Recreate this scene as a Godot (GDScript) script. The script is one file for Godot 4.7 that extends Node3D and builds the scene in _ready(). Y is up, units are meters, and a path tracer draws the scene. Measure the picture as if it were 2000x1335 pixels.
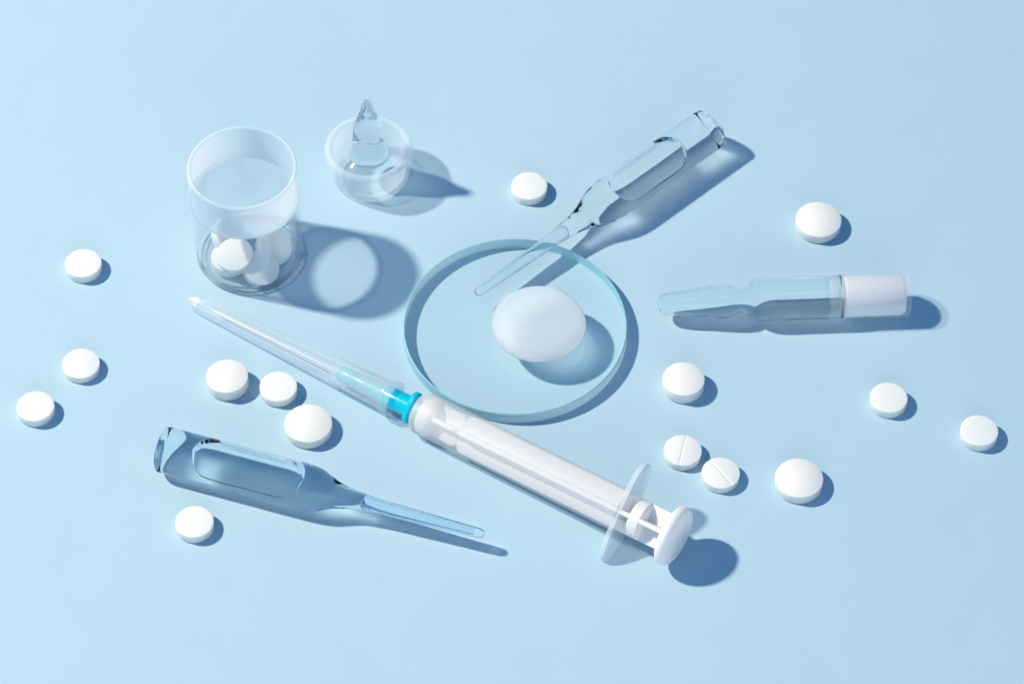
extends Node3D
# A studio still life: tablets, ampoules, a syringe, a jar, a stopper and a glass disc on pale blue card.
# All lengths in the builders are millimetres; MM turns them into metres.

const MM := 0.001

var m: Dictionary = {}


# ---------------------------------------------------------------- mesh helpers

class Shape:
	var v := PackedVector3Array()
	var n := PackedVector3Array()
	var idx := PackedInt32Array()

	func tri(a: int, b: int, c: int) -> void:
		# Godot's front faces run clockwise: seen from where the normals point
		var face := (v[b] - v[a]).cross(v[c] - v[a])
		var want := n[a] + n[b] + n[c]
		if face.dot(want) > 0.0:
			idx.append_array(PackedInt32Array([a, c, b]))
		else:
			idx.append_array(PackedInt32Array([a, b, c]))

	func mesh() -> ArrayMesh:
		var arrays := []
		arrays.resize(Mesh.ARRAY_MAX)
		var scaled := PackedVector3Array()
		scaled.resize(v.size())
		for i in v.size():
			scaled[i] = v[i] * MM
		arrays[Mesh.ARRAY_VERTEX] = scaled
		arrays[Mesh.ARRAY_NORMAL] = n
		arrays[Mesh.ARRAY_INDEX] = idx
		var am := ArrayMesh.new()
		am.add_surface_from_arrays(Mesh.PRIMITIVE_TRIANGLES, arrays)
		return am


const ALONG_X := Basis(Vector3(0, 0, 1), Vector3(1, 0, 0), Vector3(0, 1, 0))   # turns a lathe's axis (y) onto x


# A turned shape. profile: (radius, height); its normals point to the right of its direction of travel,
# so outer walls run upwards, inner walls downwards, undersides outwards.
func lathe(profile: Array, seg := 96, turn := Basis(), at := Vector3.ZERO, s: Shape = null, crease := 38.0) -> Shape:
	if s == null:
		s = Shape.new()
	var pts: Array = []
	for p in profile:
		if pts.is_empty() or (p - pts[-1]).length() > 1e-5:
			pts.append(p)
	var rows: Array = []                                    # [point, normal, joined to the row before]
	for i in pts.size():
		var before: Vector2 = (pts[i] - pts[i - 1]).normalized() if i > 0 else Vector2.ZERO
		var after: Vector2 = (pts[i + 1] - pts[i]).normalized() if i < pts.size() - 1 else Vector2.ZERO
		var nb := Vector2(before.y, -before.x)
		var na := Vector2(after.y, -after.x)
		if i == 0:
			rows.append([pts[i], na, false])
		elif i == pts.size() - 1:
			rows.append([pts[i], nb, true])
		elif absf(rad_to_deg(before.angle_to(after))) > crease:
			rows.append([pts[i], nb, true])
			rows.append([pts[i], na, false])
		else:
			rows.append([pts[i], (nb + na).normalized(), true])
	for r in rows:                                          # on the axis of a smooth cap the normal is the axis
		if r[0].x < 1e-6 and absf(r[1].y) > 0.5:
			r[1] = Vector2(0, signf(r[1].y))
	var first := s.v.size()
	for r in rows:
		for k in seg:
			var a := TAU * k / seg
			s.v.append(turn * Vector3(r[0].x * cos(a), r[0].y, r[0].x * sin(a)) + at)
			s.n.append((turn * Vector3(r[1].x * cos(a), r[1].y, r[1].x * sin(a))).normalized())
	for i in range(1, rows.size()):
		if not rows[i][2]:
			continue
		for k in seg:
			var k2 := (k + 1) % seg
			var a := first + (i - 1) * seg + k
			var b := first + (i - 1) * seg + k2
			var c := first + i * seg + k2
			var d := first + i * seg + k
			if rows[i - 1][0].x > 1e-6:
				s.tri(a, b, d if rows[i][0].x > 1e-6 else c)
			if rows[i][0].x > 1e-6:
				s.tri(b, c, d)
	return s


# Rings of points joined into a skin, with closed ends; normals from the neighbours, outward (or inward if hollow).
func skin(rings: Array, hollow := false, s: Shape = null, caps := true) -> Shape:
	if s == null:
		s = Shape.new()
	var first := s.v.size()
	var rows := rings.size()
	var seg: int = rings[0].size()
	for i in rows:
		for k in seg:
			var along: Vector3 = rings[mini(i + 1, rows - 1)][k] - rings[maxi(i - 1, 0)][k]
			var round_: Vector3 = rings[i][(k + 1) % seg] - rings[i][(k + seg - 1) % seg]
			var c := along.cross(round_).normalized()
			var mid := Vector3.ZERO
			for p in rings[i]:
				mid += p
			mid /= seg
			if c.dot(rings[i][k] - mid) < 0.0:
				c = -c
			s.v.append(rings[i][k])
			s.n.append(-c if hollow else c)
	for i in range(1, rows):
		for k in seg:
			var k2 := (k + 1) % seg
			var a := first + (i - 1) * seg + k
			var b := first + (i - 1) * seg + k2
			var c := first + i * seg + k2
			var d := first + i * seg + k
			s.tri(a, b, c)
			s.tri(a, c, d)
	if caps:
		for end in [0, rows - 1]:
			var mid := Vector3.ZERO
			for p in rings[end]:
				mid += p
			mid /= seg
			var out: Vector3 = Vector3.ZERO
			for p in rings[1 if end == 0 else rows - 2]:
				out -= p / seg
			out = (out + mid).normalized() * (-1.0 if hollow else 1.0)
			var at := s.v.size()
			s.v.append(mid)
			s.n.append(out)
			for k in seg:
				s.v.append(rings[end][k])
				s.n.append(out)
			for k in seg:
				s.tri(at, at + 1 + k, at + 1 + (k + 1) % seg)
	return s


# A flat outline (x, y) given thickness along z, its edges chamfered by bevel.
func plate(outline: PackedVector2Array, thick: float, bevel: float, xf := Transform3D(), s: Shape = null) -> Shape:
	if s == null:
		s = Shape.new()
	var count := outline.size()
	var rows: Array = []
	var small := PackedVector2Array()
	for i in count:                                          # shrink along the corner's bisector
		var e1 := (outline[i] - outline[(i + count - 1) % count]).normalized()
		var e2 := (outline[(i + 1) % count] - outline[i]).normalized()
		var bis := (Vector2(-e1.y, e1.x) + Vector2(-e2.y, e2.x)).normalized()
		var inside := outline[i] + bis * 0.01
		if not Geometry2D.is_point_in_polygon(inside, outline):
			bis = -bis
		small.append(outline[i] + bis * bevel)
	var h := thick * 0.5
	for step in [[small, -h], [outline, -h + bevel], [outline, h - bevel], [small, h]]:
		var ring := PackedVector3Array()
		for p in step[0]:
			ring.append(xf * Vector3(p.x, p.y, step[1]))
		rows.append(ring)
	for i in range(1, 4):                                    # flat-shaded sides
		for k in count:
			var k2 := (k + 1) % count
			var q := [rows[i - 1][k], rows[i - 1][k2], rows[i][k2], rows[i][k]]
			var nn: Vector3 = (q[1] - q[0]).cross(q[3] - q[0]).normalized()
			var mid2: Vector2 = (outline[k] + outline[k2]) * 0.5
			var e := (outline[k2] - outline[k]).normalized()
			var outw := Vector2(e.y, -e.x)
			if Geometry2D.is_point_in_polygon(mid2 + outw * 0.01, outline):
				outw = -outw
			var want := xf.basis * Vector3(outw.x, outw.y, 0)
			if nn.dot(want) < 0:
				nn = -nn
			var at := s.v.size()
			for p in q:
				s.v.append(p)
				s.n.append(nn)
			s.tri(at, at + 1, at + 2)
			s.tri(at, at + 2, at + 3)
	var tris := Geometry2D.triangulate_polygon(small)
	for side in [[0, -1.0], [3, 1.0]]:
		var at := s.v.size()
		var nn: Vector3 = (xf.basis * Vector3(0, 0, side[1])).normalized()
		for p in rows[side[0]]:
			s.v.append(p)
			s.n.append(nn)
		for i in range(0, tris.size(), 3):
			s.tri(at + tris[i], at + tris[i + 1], at + tris[i + 2])
	return s


# Uneven, hand-drawn glass: the wall wavers by a share of its radius between two heights along the axis.
func ripple(s: Shape, at: Vector3, axis: Vector3, much: float, span: Vector2) -> void:
	var u := axis.cross(Vector3(0.31, 0.52, 0.79)).normalized()
	var w := axis.cross(u)
	for i in s.v.size():
		var p := s.v[i] - at
		var y := p.dot(axis)
		var r := Vector2(p.dot(u), p.dot(w))
		if r.length() < 0.05 or y < span.x or y > span.y:
			continue
		var fade := smoothstep(span.x, span.x + 2.0, y) * (1.0 - smoothstep(span.y - 2.0, span.y, y))
		var a := r.angle()
		var f := much * fade
		var wave := sin(3.0 * a + 1.1 * y) + 0.6 * sin(5.0 * a - 1.9 * y + 1.0)
		var da := 3.0 * cos(3.0 * a + 1.1 * y) + 3.0 * cos(5.0 * a - 1.9 * y + 1.0)
		var dy := 1.1 * cos(3.0 * a + 1.1 * y) - 1.14 * cos(5.0 * a - 1.9 * y + 1.0)
		var radial := (u * r.x + w * r.y).normalized()
		var round_ := axis.cross(radial)
		s.v[i] += (u * r.x + w * r.y) * f * wave
		s.n[i] = (s.n[i] - (round_ * f * da + axis * f * dy * r.length()) * s.n[i].dot(radial)).normalized()


func arc(cx: float, cy: float, r: float, from: float, to: float, steps := 6) -> Array:
	var out: Array = []
	for i in steps + 1:
		var a := deg_to_rad(lerpf(from, to, float(i) / steps))
		out.append(Vector2(cx + r * cos(a), cy + r * sin(a)))
	return out


func smooth_line(points: Array, steps := 6) -> Array:           # Catmull-Rom through the points
	var out: Array = []
	for i in points.size() - 1:
		var p0: Vector2 = points[maxi(i - 1, 0)]
		var p3: Vector2 = points[mini(i + 2, points.size() - 1)]
		for k in steps:
			out.append(points[i].cubic_interpolate(points[i + 1], p0, p3, float(k) / steps))
	out.append(points[-1])
	return out


# ---------------------------------------------------------------- things, parts, names

var used := {}

func numbered(called: String) -> String:
	used[called] = used.get(called, -1) + 1
	return called if used[called] == 0 else "%s_%03d" % [called, used[called]]


func thing(called: String, label: String, category: String, xf := Transform3D(), group := "") -> Node3D:
	var o := Node3D.new()
	o.name = numbered(called)
	add_child(o)
	o.transform = Transform3D(xf.basis, xf.origin * MM)
	o.set_meta("label", label)
	o.set_meta("category", category)
	if group:
		o.set_meta("group", group)
	return o


func part(called: String, mesh: Mesh, material: Material, parent: Node3D) -> MeshInstance3D:
	var o := MeshInstance3D.new()
	o.name = called
	o.mesh = mesh
	o.material_override = material
	parent.add_child(o, true)
	return o


func copy(source: Node3D, xf: Transform3D, label: String) -> Node3D:
	var c: Node3D = source.duplicate()
	c.name = numbered(String(source.name))
	add_child(c)
	c.transform = Transform3D(xf.basis, xf.origin * MM)
	c.set_meta("label", label)
	return c


# ---------------------------------------------------------------- materials

func lin(r: float, g: float, b: float, a := 1.0) -> Color:
	var c := Color(r, g, b).linear_to_srgb()
	c.a = a
	return c


func solid(color: Color, rough: float) -> StandardMaterial3D:
	var k := StandardMaterial3D.new()
	k.albedo_color = color
	k.roughness = rough
	return k


func glass(color: Color, ior: float, rough := 0.0) -> StandardMaterial3D:
	var k := solid(color, rough)
	k.refraction_enabled = true
	k.refraction_scale = (ior - 1.0) / 10.0
	return k


func pane(color: Color, rough := 0.02) -> StandardMaterial3D:
	var k := solid(color, rough)
	k.transparency = BaseMaterial3D.TRANSPARENCY_ALPHA
	return k


func noise(seed_: int, freq: float, octaves: int, size := 512) -> NoiseTexture2D:
	var f := FastNoiseLite.new()
	f.seed = seed_
	f.frequency = freq
	f.fractal_octaves = octaves
	var t := NoiseTexture2D.new()
	t.width = size
	t.height = size
	t.seamless = true
	t.noise = f
	return t


func make_materials() -> void:
	m.card = solid(lin(0.355, 0.532, 0.645), 0.75)
	m.card.metallic_specular = 0.3
	var tone := noise(11, 0.012, 4, 512)
	var ramp := Gradient.new()
	ramp.set_color(0, lin(0.975, 0.985, 0.99))
	ramp.set_color(1, lin(1.0, 1.0, 1.0))
	tone.color_ramp = ramp
	m.card.albedo_texture = tone
	m.card.uv1_triplanar = true
	m.card.uv1_world_triplanar = true
	m.card.uv1_scale = Vector3.ONE * 9.0
	m.tablet = solid(lin(0.76, 0.72, 0.715), 0.6)
	m.tablet.subsurf_scatter_enabled = true
	m.tablet.subsurf_scatter_strength = 0.35
	m.ampoule_glass = glass(lin(0.97, 0.99, 1.0, 0.0), 1.22)
	m.filled_glass = glass(lin(0.84, 0.945, 1.0, 0.0), 1.27)
	m.bubble = glass(lin(1, 1, 1, 0.0), 1.23)
	m.shell_glass = glass(lin(0.95, 0.985, 1.0, 0.0), 1.2)
	m.vial_glass = pane(lin(0.56, 0.79, 0.92, 0.08), 0.02)
	m.disc_glass = glass(lin(0.93, 0.985, 0.99, 0.0), 1.5)
	m.clear_glass = glass(lin(0.95, 0.985, 0.995, 0.0), 1.25)
	m.jar_glass = pane(lin(0.42, 0.66, 0.84, 0.05), 0.02)
	m.thin_glass = pane(lin(0.36, 0.55, 0.68, 0.08), 0.02)
	m.knob_glass = glass(lin(0.96, 0.99, 1.0, 0.0), 1.16)
	m.frosted_glass = pane(lin(0.66, 0.81, 0.89, 0.56), 0.5)
	m.frosted_glass.backlight_enabled = true
	m.frosted_glass.backlight = Color(1, 1, 1)
	m.pebble = glass(lin(0.93, 0.975, 0.99, 0.24), 1.4, 0.6)
	m.disc_edge = pane(lin(0.26, 0.58, 0.68, 0.94), 0.3)
	m.disc_edge.backlight_enabled = true
	m.disc_edge.backlight = Color(0.6, 0.6, 0.6)
	m.disc_face = pane(lin(0.5, 1.0, 1.0, 0.03), 0.01)
	m.white_plastic = solid(lin(0.86, 0.87, 0.88), 0.4)
	m.white_plastic.backlight_enabled = true
	m.white_plastic.backlight = Color(0.9, 0.9, 0.9)
	m.flange_plastic = pane(lin(0.66, 0.76, 0.82, 0.42), 0.3)
	m.milky_plastic = pane(lin(0.68, 0.735, 0.78, 0.42), 0.5)
	m.cap_plastic = pane(lin(0.78, 0.88, 0.94, 0.16), 0.1)
	m.blue_plastic = solid(lin(0.0, 0.46, 0.63), 0.22)
	m.pale_blue_plastic = pane(lin(0.16, 0.62, 0.7, 0.6), 0.3)
	m.sleeve_plastic = pane(lin(0.8, 0.88, 0.92, 0.16), 0.3)
	m.ring_glass = pane(lin(0.78, 0.89, 0.94, 0.32), 0.5)
	m.ring_glass.backlight_enabled = true
	m.ring_glass.backlight = Color(1, 1, 1)
	m.teal_plastic = solid(lin(0.08, 0.5, 0.6), 0.3)
	m.steel = solid(lin(0.6, 0.6, 0.62), 0.5)
	m.steel.metallic = 1.0


# ---------------------------------------------------------------- the scene

func _ready() -> void:
	var cam := Camera3D.new()
	cam.name = "camera"
	cam.fov = rad_to_deg(2.0 * atan(667.5 / 7000.0))
	cam.near = 0.05
	cam.far = 20.0
	add_child(cam)
	var el := deg_to_rad(52.0)
	cam.position = Vector3(0, 0.8 * sin(el), 0.8 * cos(el))
	cam.rotation.x = -el

	var env := Environment.new()
	env.background_mode = Environment.BG_COLOR
	env.background_color = lin(0.065, 0.205, 0.43)
	env.tonemap_mode = Environment.TONE_MAPPER_LINEAR
	env.tonemap_exposure = 1.0
	env.sdfgi_enabled = true
	env.ssao_enabled = true
	env.ssil_enabled = true
	var we := WorldEnvironment.new()
	we.name = "studio_air"
	we.environment = env
	add_child(we)

	var key := SpotLight3D.new()
	key.name = "key_lamp"
	key.light_color = lin(1.0, 0.86, 0.68)
	key.light_energy = 6.7
	key.light_size = 0.055
	key.spot_range = 6.0
	key.spot_angle = 40.0
	key.spot_attenuation = 2.0
	key.shadow_enabled = true
	add_child(key)
	var to_lamp := Vector3(-0.9, 1.0, -0.235).normalized()
	key.look_at_from_position(to_lamp * 2.0, Vector3.ZERO)

	var fill := AreaLight3D.new()  # added unseen fill light, put in to brighten the sides facing the camera
	fill.name = "added_front_fill"
	fill.area_size = Vector2(0.9, 0.4)
	fill.light_energy = 0.34
	fill.light_color = lin(1, 1, 1)
	fill.area_range = 6.0
	fill.shadow_enabled = true
	add_child(fill)
	fill.look_at_from_position(Vector3(0.0, 0.42, 1.0), Vector3.ZERO)

	make_materials()

	var sheet := PlaneMesh.new()
	sheet.size = Vector2(3, 3)
	var card := part("tabletop", sheet, m.card, self)
	card.set_meta("kind", "structure")
	card.set_meta("label", "smooth pale blue card surface under everything")

	glass_disc()
	pebble()
	tablets()
	ampoules()
	capped_ampoule()
	jar()
	stopper()
	syringe()


# ---------------------------------------------------------------- tablets

func at_(x: float, z: float, turn := 0.0, y := 0.0) -> Transform3D:
	return Transform3D(Basis(Vector3.UP, deg_to_rad(turn)), Vector3(x, y, z))


func tablet_profile(r: float, band: float, dome: float, edge: float) -> Array:
	var p: Array = [Vector2(0, 0), Vector2(r - edge * 1.4, 0), Vector2(r - edge * 0.4, edge * 0.3), Vector2(r, edge)]
	p.append(Vector2(r, band))
	p.append(Vector2(r - 0.1, band + 0.08))
	var steps := 10
	for i in range(0, steps + 1):
		var q := 1.0 - float(i) / steps
		p.append(Vector2((r - 0.18) * q, band + 0.1 + dome * (1.0 - q * q)))
	return p


func scored(r: float, band: float, dome: float) -> Shape:
	# top as rings with a V groove across it
	var s := Shape.new()
	lathe([Vector2(0, 0), Vector2(r - 0.45, 0), Vector2(r - 0.1, 0.1), Vector2(r, 0.35), Vector2(r, band)], 192, Basis(), Vector3.ZERO, s)
	var first := s.v.size()
	var seg := 192
	var rows := 44
	var height := func(x: float, z: float) -> float:
		var q := minf(1.0, sqrt(x * x + z * z) / r)
		var y := band + dome * (1.0 - q * q)
		var rim := clampf((q - 0.93) / 0.07, 0.0, 1.0)
		y -= 0.0 * rim
		return y - 0.13 * maxf(0.0, 1.0 - absf(z) / 0.3) * (1.0 - smoothstep(0.93, 1.0, q))
	for i in rows + 1:
		var q := pow(1.0 - float(i) / rows, 0.9) * r
		for k in seg:
			var a := TAU * k / seg
			var x := q * cos(a)
			var z := q * sin(a)
			var e := 0.03
			s.v.append(Vector3(x, height.call(x, z), z))
			s.n.append(Vector3(height.call(x - e, z) - height.call(x + e, z), 2 * e, height.call(x, z - e) - height.call(x, z + e)).normalized())
	for i in rows:
		for k in seg:
			var k2 := (k + 1) % seg
			s.tri(first + i * seg + k, first + i * seg + k2, first + (i + 1) * seg + k2)
			s.tri(first + i * seg + k, first + (i + 1) * seg + k2, first + (i + 1) * seg + k)
	return s


func tablets() -> void:
	var large := lathe(tablet_profile(5.2, 2.6, 0.9, 0.35), 128).mesh()
	var tall := lathe(tablet_profile(4.62, 3.2, 0.65, 0.35), 128).mesh()
	var small := lathe(tablet_profile(4.13, 2.35, 0.15, 0.3), 128).mesh()
	var marked := scored(4.13, 2.1, 0.4).mesh()
	var put := func(mesh: Mesh, x: float, z: float, turn: float, called: String, label: String, group: String) -> void:
		var o := part(numbered(called), mesh, m.tablet, self)
		o.transform = Transform3D(Basis(Vector3.UP, deg_to_rad(turn)), Vector3(x, 0.02, z) * MM)
		o.set_meta("label", label)
		o.set_meta("category", "tablet")
		o.set_meta("group", group)
	var loose := "loose white tablets on the blue surface"
	put.call(large, 70.1, -33.46, 10.0, "domed_tablet", "large domed white tablet behind the capped ampoule, farthest right at the back", loose)
	put.call(large, 62.06, 39.3, 50.0, "domed_tablet", "large domed white tablet at right front, beside the two scored tablets", loose)
	put.call(large, -44.51, 24.56, 90.0, "domed_tablet", "large domed white tablet in front of the needle cover, nearest of its trio", loose)
	put.call(tall, 37.85, 12.82, 0.0, "thick_tablet", "thick white tablet standing between the glass disc and the capped ampoule", loose)
	put.call(tall, -62.84, 12.07, 30.0, "thick_tablet", "thick white tablet leftmost in the trio below the needle cover", loose)
	put.call(small, 4.02, -43.76, 0.0, "small_tablet", "small flat white tablet alone between the stopper and the upper ampoule", loose)
	put.call(small, -97.07, -20.77, 20.0, "small_tablet", "small flat white tablet alone left of the glass jar", loose)
	put.call(marked, -95.55, 7.7, 2.0, "scored_tablet", "small white tablet with a faint score line, at far left behind another tablet", loose)
	put.call(small, -104.56, 19.7, 40.0, "small_tablet", "small flat white tablet nearest the left edge of the picture", loose)
	put.call(small, -51.49, 14.27, 60.0, "small_tablet", "small flat white tablet in the middle of the trio below the needle cover", loose)
	put.call(small, -67.99, 50.64, 80.0, "small_tablet", "small flat white tablet in front of the liquid ampoule at lower left", loose)
	put.call(marked, 37.13, 31.51, 77.0, "scored_tablet", "small white tablet with an upright score line, behind its scored neighbour", loose)
	put.call(marked, 45.17, 37.54, -54.0, "scored_tablet", "small white tablet with a slanting score line, in front of its scored neighbour", loose)
	put.call(small, 82.88, 17.33, 0.0, "small_tablet", "small flat white tablet on the right, in front of the white cap's shadow", loose)
	put.call(small, 102.06, 26.34, 15.0, "small_tablet", "small flat white tablet nearest the right edge of the picture", loose)
	# inside the jar
	var heap := "white tablets heaped inside the glass jar"
	var jar_at := Vector3(-59.7, 0, -25.4)
	var inside := [
		[small, Vector3(-4.4, 1.2, 3.6), Vector3(4, 0, -3), "white tablet lying flat at the bottom left of the glass jar"],
		[small, Vector3(-2.6, 4.0, 4.6), Vector3(14, 0, 6), "white tablet lying on top of another at the front of the glass jar"],
		[small, Vector3(2.4, 1.6, 6.0), Vector3(24, 0, -22), "white tablet leaning in the front of the glass jar, lowest of the heap"],
		[small, Vector3(5.0, 3.2, 0.6), Vector3(42, 0, -30), "white tablet tilted against the right of the heap in the glass jar"],
		[small, Vector3(-5.6, 3.6, -2.6), Vector3(30, 0, -42), "white tablet leaning on the left wall of the glass jar behind the others"],
	]
	for k in inside:
		var o := part(numbered("jar_tablet"), k[0], m.tablet, self)
		o.transform = Transform3D(Basis.from_euler(k[2] * PI / 180.0), (jar_at + k[1]) * MM)
		o.set_meta("label", k[3])
		o.set_meta("category", "tablet")
		o.set_meta("group", heap)


# ---------------------------------------------------------------- glass disc and pebble

func glass_disc() -> void:
	var r := 25.0
	var t := 3.1
	var o := thing("glass_disc", "round thick clear glass disc with a faint aqua tint lying in the middle", "glass disc", at_(0.7, -2.4, 0, 0.05))
	part("edge", lathe([Vector2(r - 0.2, 0.02), Vector2(r, 0.22), Vector2(r, t - 0.22), Vector2(r - 0.2, t)], 256).mesh(), m.disc_edge, o)
	part("face", lathe([Vector2(r - 0.2, t), Vector2(0, t)], 256).mesh(), m.disc_face, o)


func pebble() -> void:
	var p: Array = []
	for i in 33:
		var a := -PI / 2 + PI * i / 32
		p.append(Vector2(maxf(0.0, 10.45 * cos(a)), 3.4 * sin(a)))
	p[0].x = 0.0
	p[32].x = 0.0
	var o := part("frosted_pebble", lathe(p, 160).mesh(), m.pebble, self)
	o.position = Vector3(5.9, 3.2 + 3.42, 0.1) * MM
	o.set_meta("label", "smooth oval frosted glass pebble resting on the glass disc")
	o.set_meta("category", "pebble")


# ---------------------------------------------------------------- ampoules

func lying(x0: float, z0: float, yaw: float) -> Transform3D:
	return Transform3D(Basis(Vector3.UP, deg_to_rad(-yaw)), Vector3(x0, 0, z0))


func bubble_rings(from: float, to: float, r: float, level: float) -> Array:
	# the air above the liquid: a cap of the bore, rounded at both ends
	var rings: Array = []
	var count := 40
	for i in count + 1:
		var u := -1.0 + 2.0 * i / count
		var end := 5.6
		var x := lerpf(from, to, (u + 1.0) * 0.5)
		var d := minf(x - from, to - x)
		var grow := 1.0
		if d < end:
			grow = sqrt(maxf(0.0, 1.0 - pow(1.0 - d / end, 2.0)))
		grow = maxf(grow, 0.02)
		var ring := PackedVector3Array()
		var half := sqrt(r * r - level * level)
		for k in 48:
			var a := TAU * k / 48
			var z := half * cos(a)
			var top := sqrt(maxf(0.0, r * r - z * z)) - level
			var y := sin(a)
			# upper half follows the bore, lower half is the meniscus
			var yy := level + (top * pow(absf(y), 0.35) if y >= 0.0 else -0.75 * pow(absf(y), 0.6))
			var mid := level + (r - level) * 0.45
			ring.append(Vector3(x, mid + (yy - mid) * grow, z * grow))
		rings.append(ring)
	return rings


func ampoule(called: String, label: String, xf: Transform3D, from: float, to: float, level: float, material: Material) -> void:
	var h := 5.15
	var o := thing(called, label, "ampoule", xf, "liquid-filled glass ampoules")
	var outline: Array = [Vector2(0, 0.9), Vector2(2.2, 0.75), Vector2(3.6, 0.3)]
	outline.append_array(arc(4.1, 1.0, 1.0, -110, 0, 8))
	var shoulder := smooth_line([Vector2(5.1, 2.5), Vector2(5.1, 16.0), Vector2(5.1, 30.0), Vector2(5.0, 33.0), Vector2(4.55, 36.4), Vector2(3.1, 40.0), Vector2(2.25, 43.0)], 8)
	shoulder.append_array(smooth_line([Vector2(2.25, 43.02), Vector2(1.72, 48.5), Vector2(1.5, 56.0), Vector2(1.22, 66.0), Vector2(1.1, 71.6), Vector2(0.9, 73.0), Vector2(0.5, 73.5), Vector2(0.0, 73.6)], 8))
	outline.append_array(shoulder)
	var body := lathe(outline, 128, ALONG_X, Vector3(0, h, 0), null, 30.0)
	var bore := smooth_line([Vector2(0.0, 71.6), Vector2(0.5, 71.3), Vector2(0.65, 70.6), Vector2(0.75, 66.0), Vector2(1.05, 56.0), Vector2(1.2, 50.0), Vector2(1.3, 46.5)], 8)
	bore.append_array([Vector2(0.9, 46.1), Vector2(0.0, 45.9)])
	lathe(bore, 96, ALONG_X, Vector3(0, h, 0), body)
	ripple(body, Vector3(0, h, 0), Vector3(1, 0, 0), 0.006, Vector2(33.0, 48.0))
	part("glass_body", body.mesh(), material, o)
	var rings := bubble_rings(from, to, 4.8, level)
	for r in rings:
		for k in r.size():
			r[k].y += h
	part("air_bubble", skin(rings, true).mesh(), m.bubble, o)


func ampoules() -> void:
	ampoule("liquid_ampoule", "clear glass ampoule of liquid lying at lower left, stem pointing to the front right", lying(-75.99, 33.33, 17.84), 7.6, 33.0, 0.7, m.filled_glass)
	ampoule("liquid_ampoule", "clear glass ampoule of liquid at the back, its stem lying across the glass disc", lying(46.37, -59.13, 137.75), 10.0, 32.0, 0.7, m.ampoule_glass)


func capped_ampoule() -> void:
	var h := 4.95
	var o := thing("capped_ampoule", "empty clear ampoule with a bulbous tip and a white capped end, lying at right", "ampoule", lying(32.36, -6.98, -2.68))
	var at := Vector3(0, h, 0)
	var outer := smooth_line([Vector2(0, 0), Vector2(1.0, 0.2), Vector2(1.9, 0.9), Vector2(2.35, 2.0), Vector2(2.75, 4.3), Vector2(3.15, 8.0), Vector2(3.7, 12.5), Vector2(3.95, 15.0), Vector2(3.6, 17.0), Vector2(2.75, 18.6), Vector2(2.6, 19.4), Vector2(3.2, 20.4), Vector2(4.4, 21.8), Vector2(4.85, 23.4), Vector2(4.9, 26.0), Vector2(4.9, 40.0)], 5)
	outer.append_array([Vector2(4.9, 41.4), Vector2(4.6, 41.7), Vector2(0, 41.7)])
	var flipped: Array = []                                   # the axis runs from the tip, so the wall is followed "upwards"
	for p in outer:
		flipped.append(p)
	var shell := lathe(flipped, 160, ALONG_X, at)
	var bore: Array = []
	for i in range(flipped.size() - 1, -1, -1):
		var q: Vector2 = flipped[i]
		if q.x > 0.75 and q.y < 40.5:
			bore.append(Vector2(q.x - 0.45, maxf(q.y, 0.9)))
	bore.insert(0, Vector2(4.45, 41.0))
	bore.insert(0, Vector2(0, 41.0))
	bore.append(Vector2(0, 0.9))
	lathe(bore, 160, ALONG_X, at, shell)
	part("glass_body", shell.mesh(), m.shell_glass, o)
	part("cap_sleeve", lathe([Vector2(4.93, 38.4), Vector2(5.15, 38.4), Vector2(5.2, 38.6), Vector2(5.2, 39.8), Vector2(5.08, 40.0), Vector2(5.08, 55.8), Vector2(4.7, 56.5), Vector2(0, 56.6)], 128, ALONG_X, at).mesh(), m.sleeve_plastic, o)
	part("white_cap", lathe([Vector2(0, 41.9), Vector2(4.2, 41.9), Vector2(4.6, 42.3), Vector2(4.6, 54.6), Vector2(4.0, 55.5), Vector2(0, 55.6)], 128, ALONG_X, at).mesh(), m.white_plastic, o)


# ---------------------------------------------------------------- jar and stopper

func jar() -> void:
	var o := thing("glass_jar", "small round open glass jar with a frosted neck and white tablets inside", "jar", at_(-59.7, -25.4, 0, 0.05))
	var r := 12.2
	var w := 0.85
	var p: Array = [Vector2(0, 0.5), Vector2(r - 2.6, 0.5), Vector2(r - 2.0, 0.0)]
	p.append_array(arc(r - 1.7, 1.7, 1.7, -80, 0, 7))
	p.append_array([Vector2(r, 20.0)])
	part("glass_body", lathe(p, 192).mesh(), m.jar_glass, o)
	var q: Array = [Vector2(r - w, 20.0)]
	q.append_array(arc(r - w - 1.2, 2.3, 1.2, 0, -90, 6))
	q.append(Vector2(0, 1.1))
	part("inner_wall", lathe(q, 192).mesh(), m.jar_glass, o)
	var base: Array = [Vector2(r - 1.7, 0.6)]
	base.append_array(arc(r - 1.0, 0.95, 0.85, -140, 60, 12))
	base.append_array([Vector2(r - 1.2, 1.5), Vector2(r - 1.7, 0.6)])
	part("thick_base", lathe(base, 192, Basis(), Vector3.ZERO, null, 50.0).mesh(), m.ampoule_glass, o)
	var bead: Array = arc(r - 0.1, 20.0, 0.18, -180, 180, 14)
	part("shoulder_bead", lathe(bead, 192).mesh(), m.clear_glass, o)
	var neck: Array = [Vector2(r - w, 20.0), Vector2(r, 20.0), Vector2(r + 0.05, 20.3), Vector2(r + 0.05, 29.6)]
	neck.append_array(arc(r - 0.4, 29.8, 0.45, 0, 180, 8))
	neck.append(Vector2(r - w, 20.0))
	part("frosted_neck", lathe(neck, 192).mesh(), m.frosted_glass, o)


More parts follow.
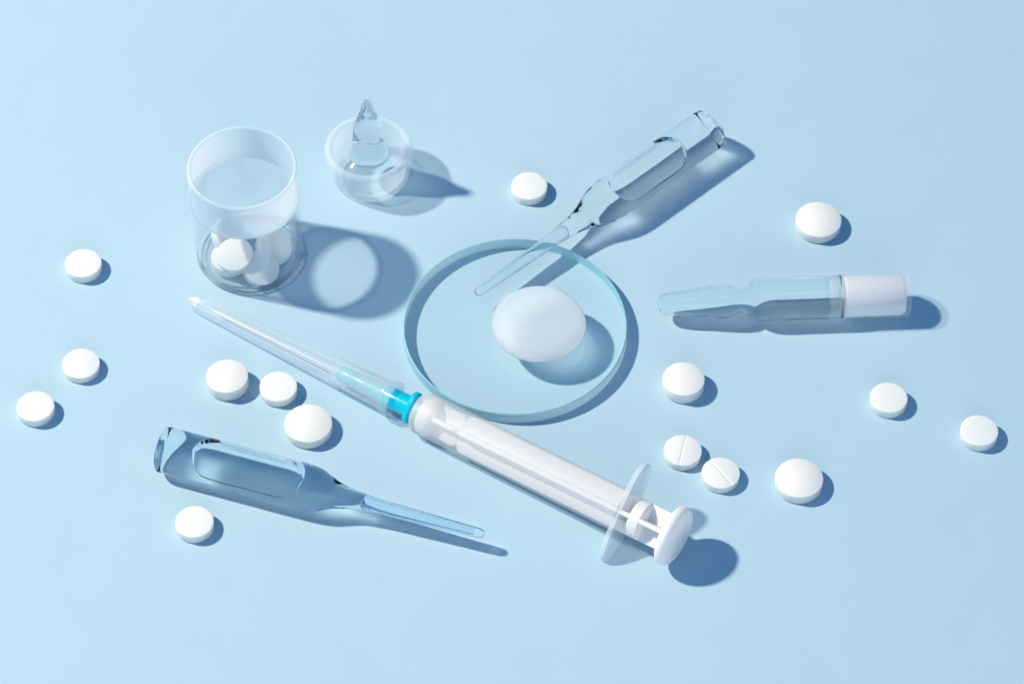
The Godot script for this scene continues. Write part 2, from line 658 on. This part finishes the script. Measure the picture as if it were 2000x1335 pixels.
func stopper() -> void:
	var o := thing("glass_stopper", "frosted round glass stopper with a clear pointed knob, beside the jar", "stopper", at_(-32.85, -48.83, 0, 0.05))
	var ring: Array = [Vector2(6.4, 0.5), Vector2(6.9, 0.05)]
	ring.append_array(arc(7.7, 1.0, 1.0, -90, -10, 5))
	ring.append_array([Vector2(9.3, 3.0), Vector2(9.9, 6.0), Vector2(10.15, 8.6)])
	ring.append_array(arc(9.25, 9.4, 0.9, 0, 180, 10))
	ring.append_array([Vector2(8.35, 8.0), Vector2(8.3, 2.2), Vector2(7.4, 1.0), Vector2(6.4, 0.5)])
	part("frosted_ring", lathe(ring, 160).mesh(), m.ring_glass, o)
	var floor_line := smooth_line([Vector2(8.3, 4.4), Vector2(8.0, 5.4), Vector2(7.0, 6.4), Vector2(5.6, 7.1), Vector2(4.6, 7.6)], 6)
	var well := lathe(floor_line, 160)
	ripple(well, Vector3.ZERO, Vector3.UP, 0.012, Vector2(3.0, 9.0))
	part("clear_floor", well.mesh(), m.vial_glass, o)
	var dome: Array = [Vector2(0, 7.3), Vector2(4.5, 7.4)]
	dome.append_array(smooth_line([Vector2(4.6, 7.7), Vector2(4.25, 8.5), Vector2(3.9, 10.2), Vector2(3.75, 13.0), Vector2(3.4, 16.4), Vector2(2.5, 19.8), Vector2(1.75, 22.0), Vector2(1.4, 23.1), Vector2(1.3, 24.1), Vector2(1.1, 24.9), Vector2(0.7, 25.5), Vector2(0, 25.6)], 6))
	var knob := lathe(dome, 160)
	ripple(knob, Vector3.ZERO, Vector3.UP, 0.012, Vector2(5.0, 25.0))
	part("clear_knob", knob.mesh(), m.knob_glass, o)


# ---------------------------------------------------------------- syringe

func syringe() -> void:
	var a := Vector3(-72.22, 1.9, -10.56)
	var b := Vector3(36.81, 7.2, 59.27)
	var x := (b - a).normalized()
	var z := x.cross(Vector3.UP).normalized()
	var y := z.cross(x)
	var o := thing("syringe", "white plastic syringe with a blue hub and a covered needle, lying across the middle", "syringe", Transform3D(Basis(x, y, z), a))
	# needle cover: a tapering fluted tube, its collar, the hub inside
	var rings: Array = []
	for st in [[0.0, 1.2], [0.12, 1.42], [0.4, 1.55], [3.0, 1.75], [20.0, 2.3], [39.6, 2.9]]:
		var ring := PackedVector3Array()
		for k in 144:
			var t := TAU * k / 144
			var rr: float = st[1] + 0.3 * pow(absf(cos(t * 3.0)), 8.0) * clampf(st[0] - 0.5, 0.0, 1.0)
			ring.append(Vector3(st[0], rr * cos(t), rr * sin(t)))
		rings.append(ring)
	part("needle_cover", skin(rings, false, null, true).mesh(), m.cap_plastic, o)
	part("cover_skirt", lathe([Vector2(2.8, 39.6), Vector2(3.15, 40.0), Vector2(3.3, 46.0), Vector2(3.45, 53.2), Vector2(3.95, 53.3), Vector2(4.0, 53.6), Vector2(4.0, 55.2), Vector2(3.85, 55.4), Vector2(3.2, 55.4), Vector2(3.0, 46.0), Vector2(2.8, 39.6)], 96, ALONG_X).mesh(), m.cap_plastic, o)
	part("needle", lathe([Vector2(0, 6.0), Vector2(0.15, 6.8), Vector2(0.15, 44.0)], 24, ALONG_X).mesh(), m.steel, o)
	part("needle_seat", lathe([Vector2(0, 41.0), Vector2(1.3, 41.0), Vector2(1.7, 41.5), Vector2(2.1, 48.0), Vector2(2.3, 53.0)], 64, ALONG_X).mesh(), m.pale_blue_plastic, o)
	part("hub_front", lathe([Vector2(0, 40.6), Vector2(1.5, 40.6), Vector2(1.75, 41.0), Vector2(1.85, 44.6), Vector2(0, 44.8)], 64, ALONG_X).mesh(), m.teal_plastic, o)
	part("blue_hub", lathe([Vector2(0, 53.0), Vector2(2.4, 53.0), Vector2(2.55, 53.4), Vector2(2.4, 57.6), Vector2(2.5, 59.2), Vector2(2.5, 60.0)], 96, ALONG_X).mesh(), m.blue_plastic, o)
	part("nozzle", lathe([Vector2(1.85, 59.0), Vector2(1.95, 62.6)], 64, ALONG_X).mesh(), m.pale_blue_plastic, o)
	# barrel
	part("barrel", lathe([Vector2(1.9, 61.2), Vector2(3.6, 61.3), Vector2(4.4, 61.8), Vector2(4.75, 62.8), Vector2(4.75, 114.0)], 128, ALONG_X).mesh(), m.milky_plastic, o)
	# finger flange, tilted as the syringe lies on one of its wings
	var wing := PackedVector2Array()
	for k in 64:
		var t := TAU * k / 64
		var px := 11.4 * signf(cos(t)) * pow(absf(cos(t)), 0.62)
		var py := 4.3 * signf(sin(t)) * pow(absf(sin(t)), 0.8)
		wing.append(Vector2(px, py))
	var long := (z * cos(deg_to_rad(37.0)) - y * sin(deg_to_rad(37.0)))
	var inv := Basis(x, y, z).inverse()
	var lx := inv * long
	var lz := Vector3(1, 0, 0)
	var ly := lz.cross(lx)
	var lugs := PackedVector2Array()
	for k in 48:
		var t := TAU * k / 48
		lugs.append(Vector2(3.75 * signf(cos(t)) * pow(absf(cos(t)), 0.8), 2.5 * signf(sin(t)) * pow(absf(sin(t)), 0.8)))
	part("hub_flange", plate(lugs, 1.4, 0.3, Transform3D(Basis(lx, ly, lz), Vector3(59.9, 0, 0))).mesh(), m.blue_plastic, o)
	part("finger_flange", plate(wing, 1.6, 0.4, Transform3D(Basis(lx, ly, lz), Vector3(114.6, 0, 0))).mesh(), m.flange_plastic, o)
	# plunger
	var rod := Node3D.new()
	rod.name = "plunger"
	o.add_child(rod)
	part("piston", lathe([Vector2(0, 62.6), Vector2(3.6, 62.8), Vector2(4.35, 63.4), Vector2(4.4, 64.0), Vector2(4.4, 65.4), Vector2(4.1, 65.9), Vector2(0, 65.9)], 96, ALONG_X).mesh(), m.white_plastic, rod)
	var front := PackedVector2Array([Vector2(65.9, -3.4), Vector2(71.8, -3.7), Vector2(72.6, -3.3), Vector2(72.9, -2.6), Vector2(72.9, 2.6), Vector2(72.6, 3.3), Vector2(71.8, 3.7), Vector2(65.9, 3.4)])
	var back := PackedVector2Array([Vector2(72.9, -2.6), Vector2(73.4, -3.6), Vector2(74.2, -4.25), Vector2(117.5, -4.25), Vector2(125.4, -4.2), Vector2(125.4, 4.2), Vector2(117.5, 4.25), Vector2(74.2, 4.25), Vector2(73.4, 3.6), Vector2(72.9, 2.6)])
	for turn in [0.0, 90.0]:
		var across := lx if turn == 0.0 else ly
		var q := Transform3D(Basis(lz, across, lz.cross(across)), Vector3.ZERO)
		var s := plate(front, 1.0, 0.15, q)
		plate(back, 1.0 if turn == 0.0 else 1.004, 0.15, q, s)
		part("rib", s.mesh(), m.white_plastic, rod)
	part("guide_disc", lathe([Vector2(0, 116.8), Vector2(3.6, 116.8), Vector2(4.3, 117.4), Vector2(4.3, 119.4), Vector2(3.6, 120.0), Vector2(0, 120.0)], 96, ALONG_X).mesh(), m.white_plastic, rod)
	var pad: Array = [Vector2(0, 125.2), Vector2(5.4, 125.2)]
	pad.append_array(arc(5.5, 126.5, 1.3, -90, 90, 12))
	pad.append(Vector2(0, 128.0))
	part("thumb_rest", lathe(pad, 128, ALONG_X).mesh(), m.white_plastic, rod)
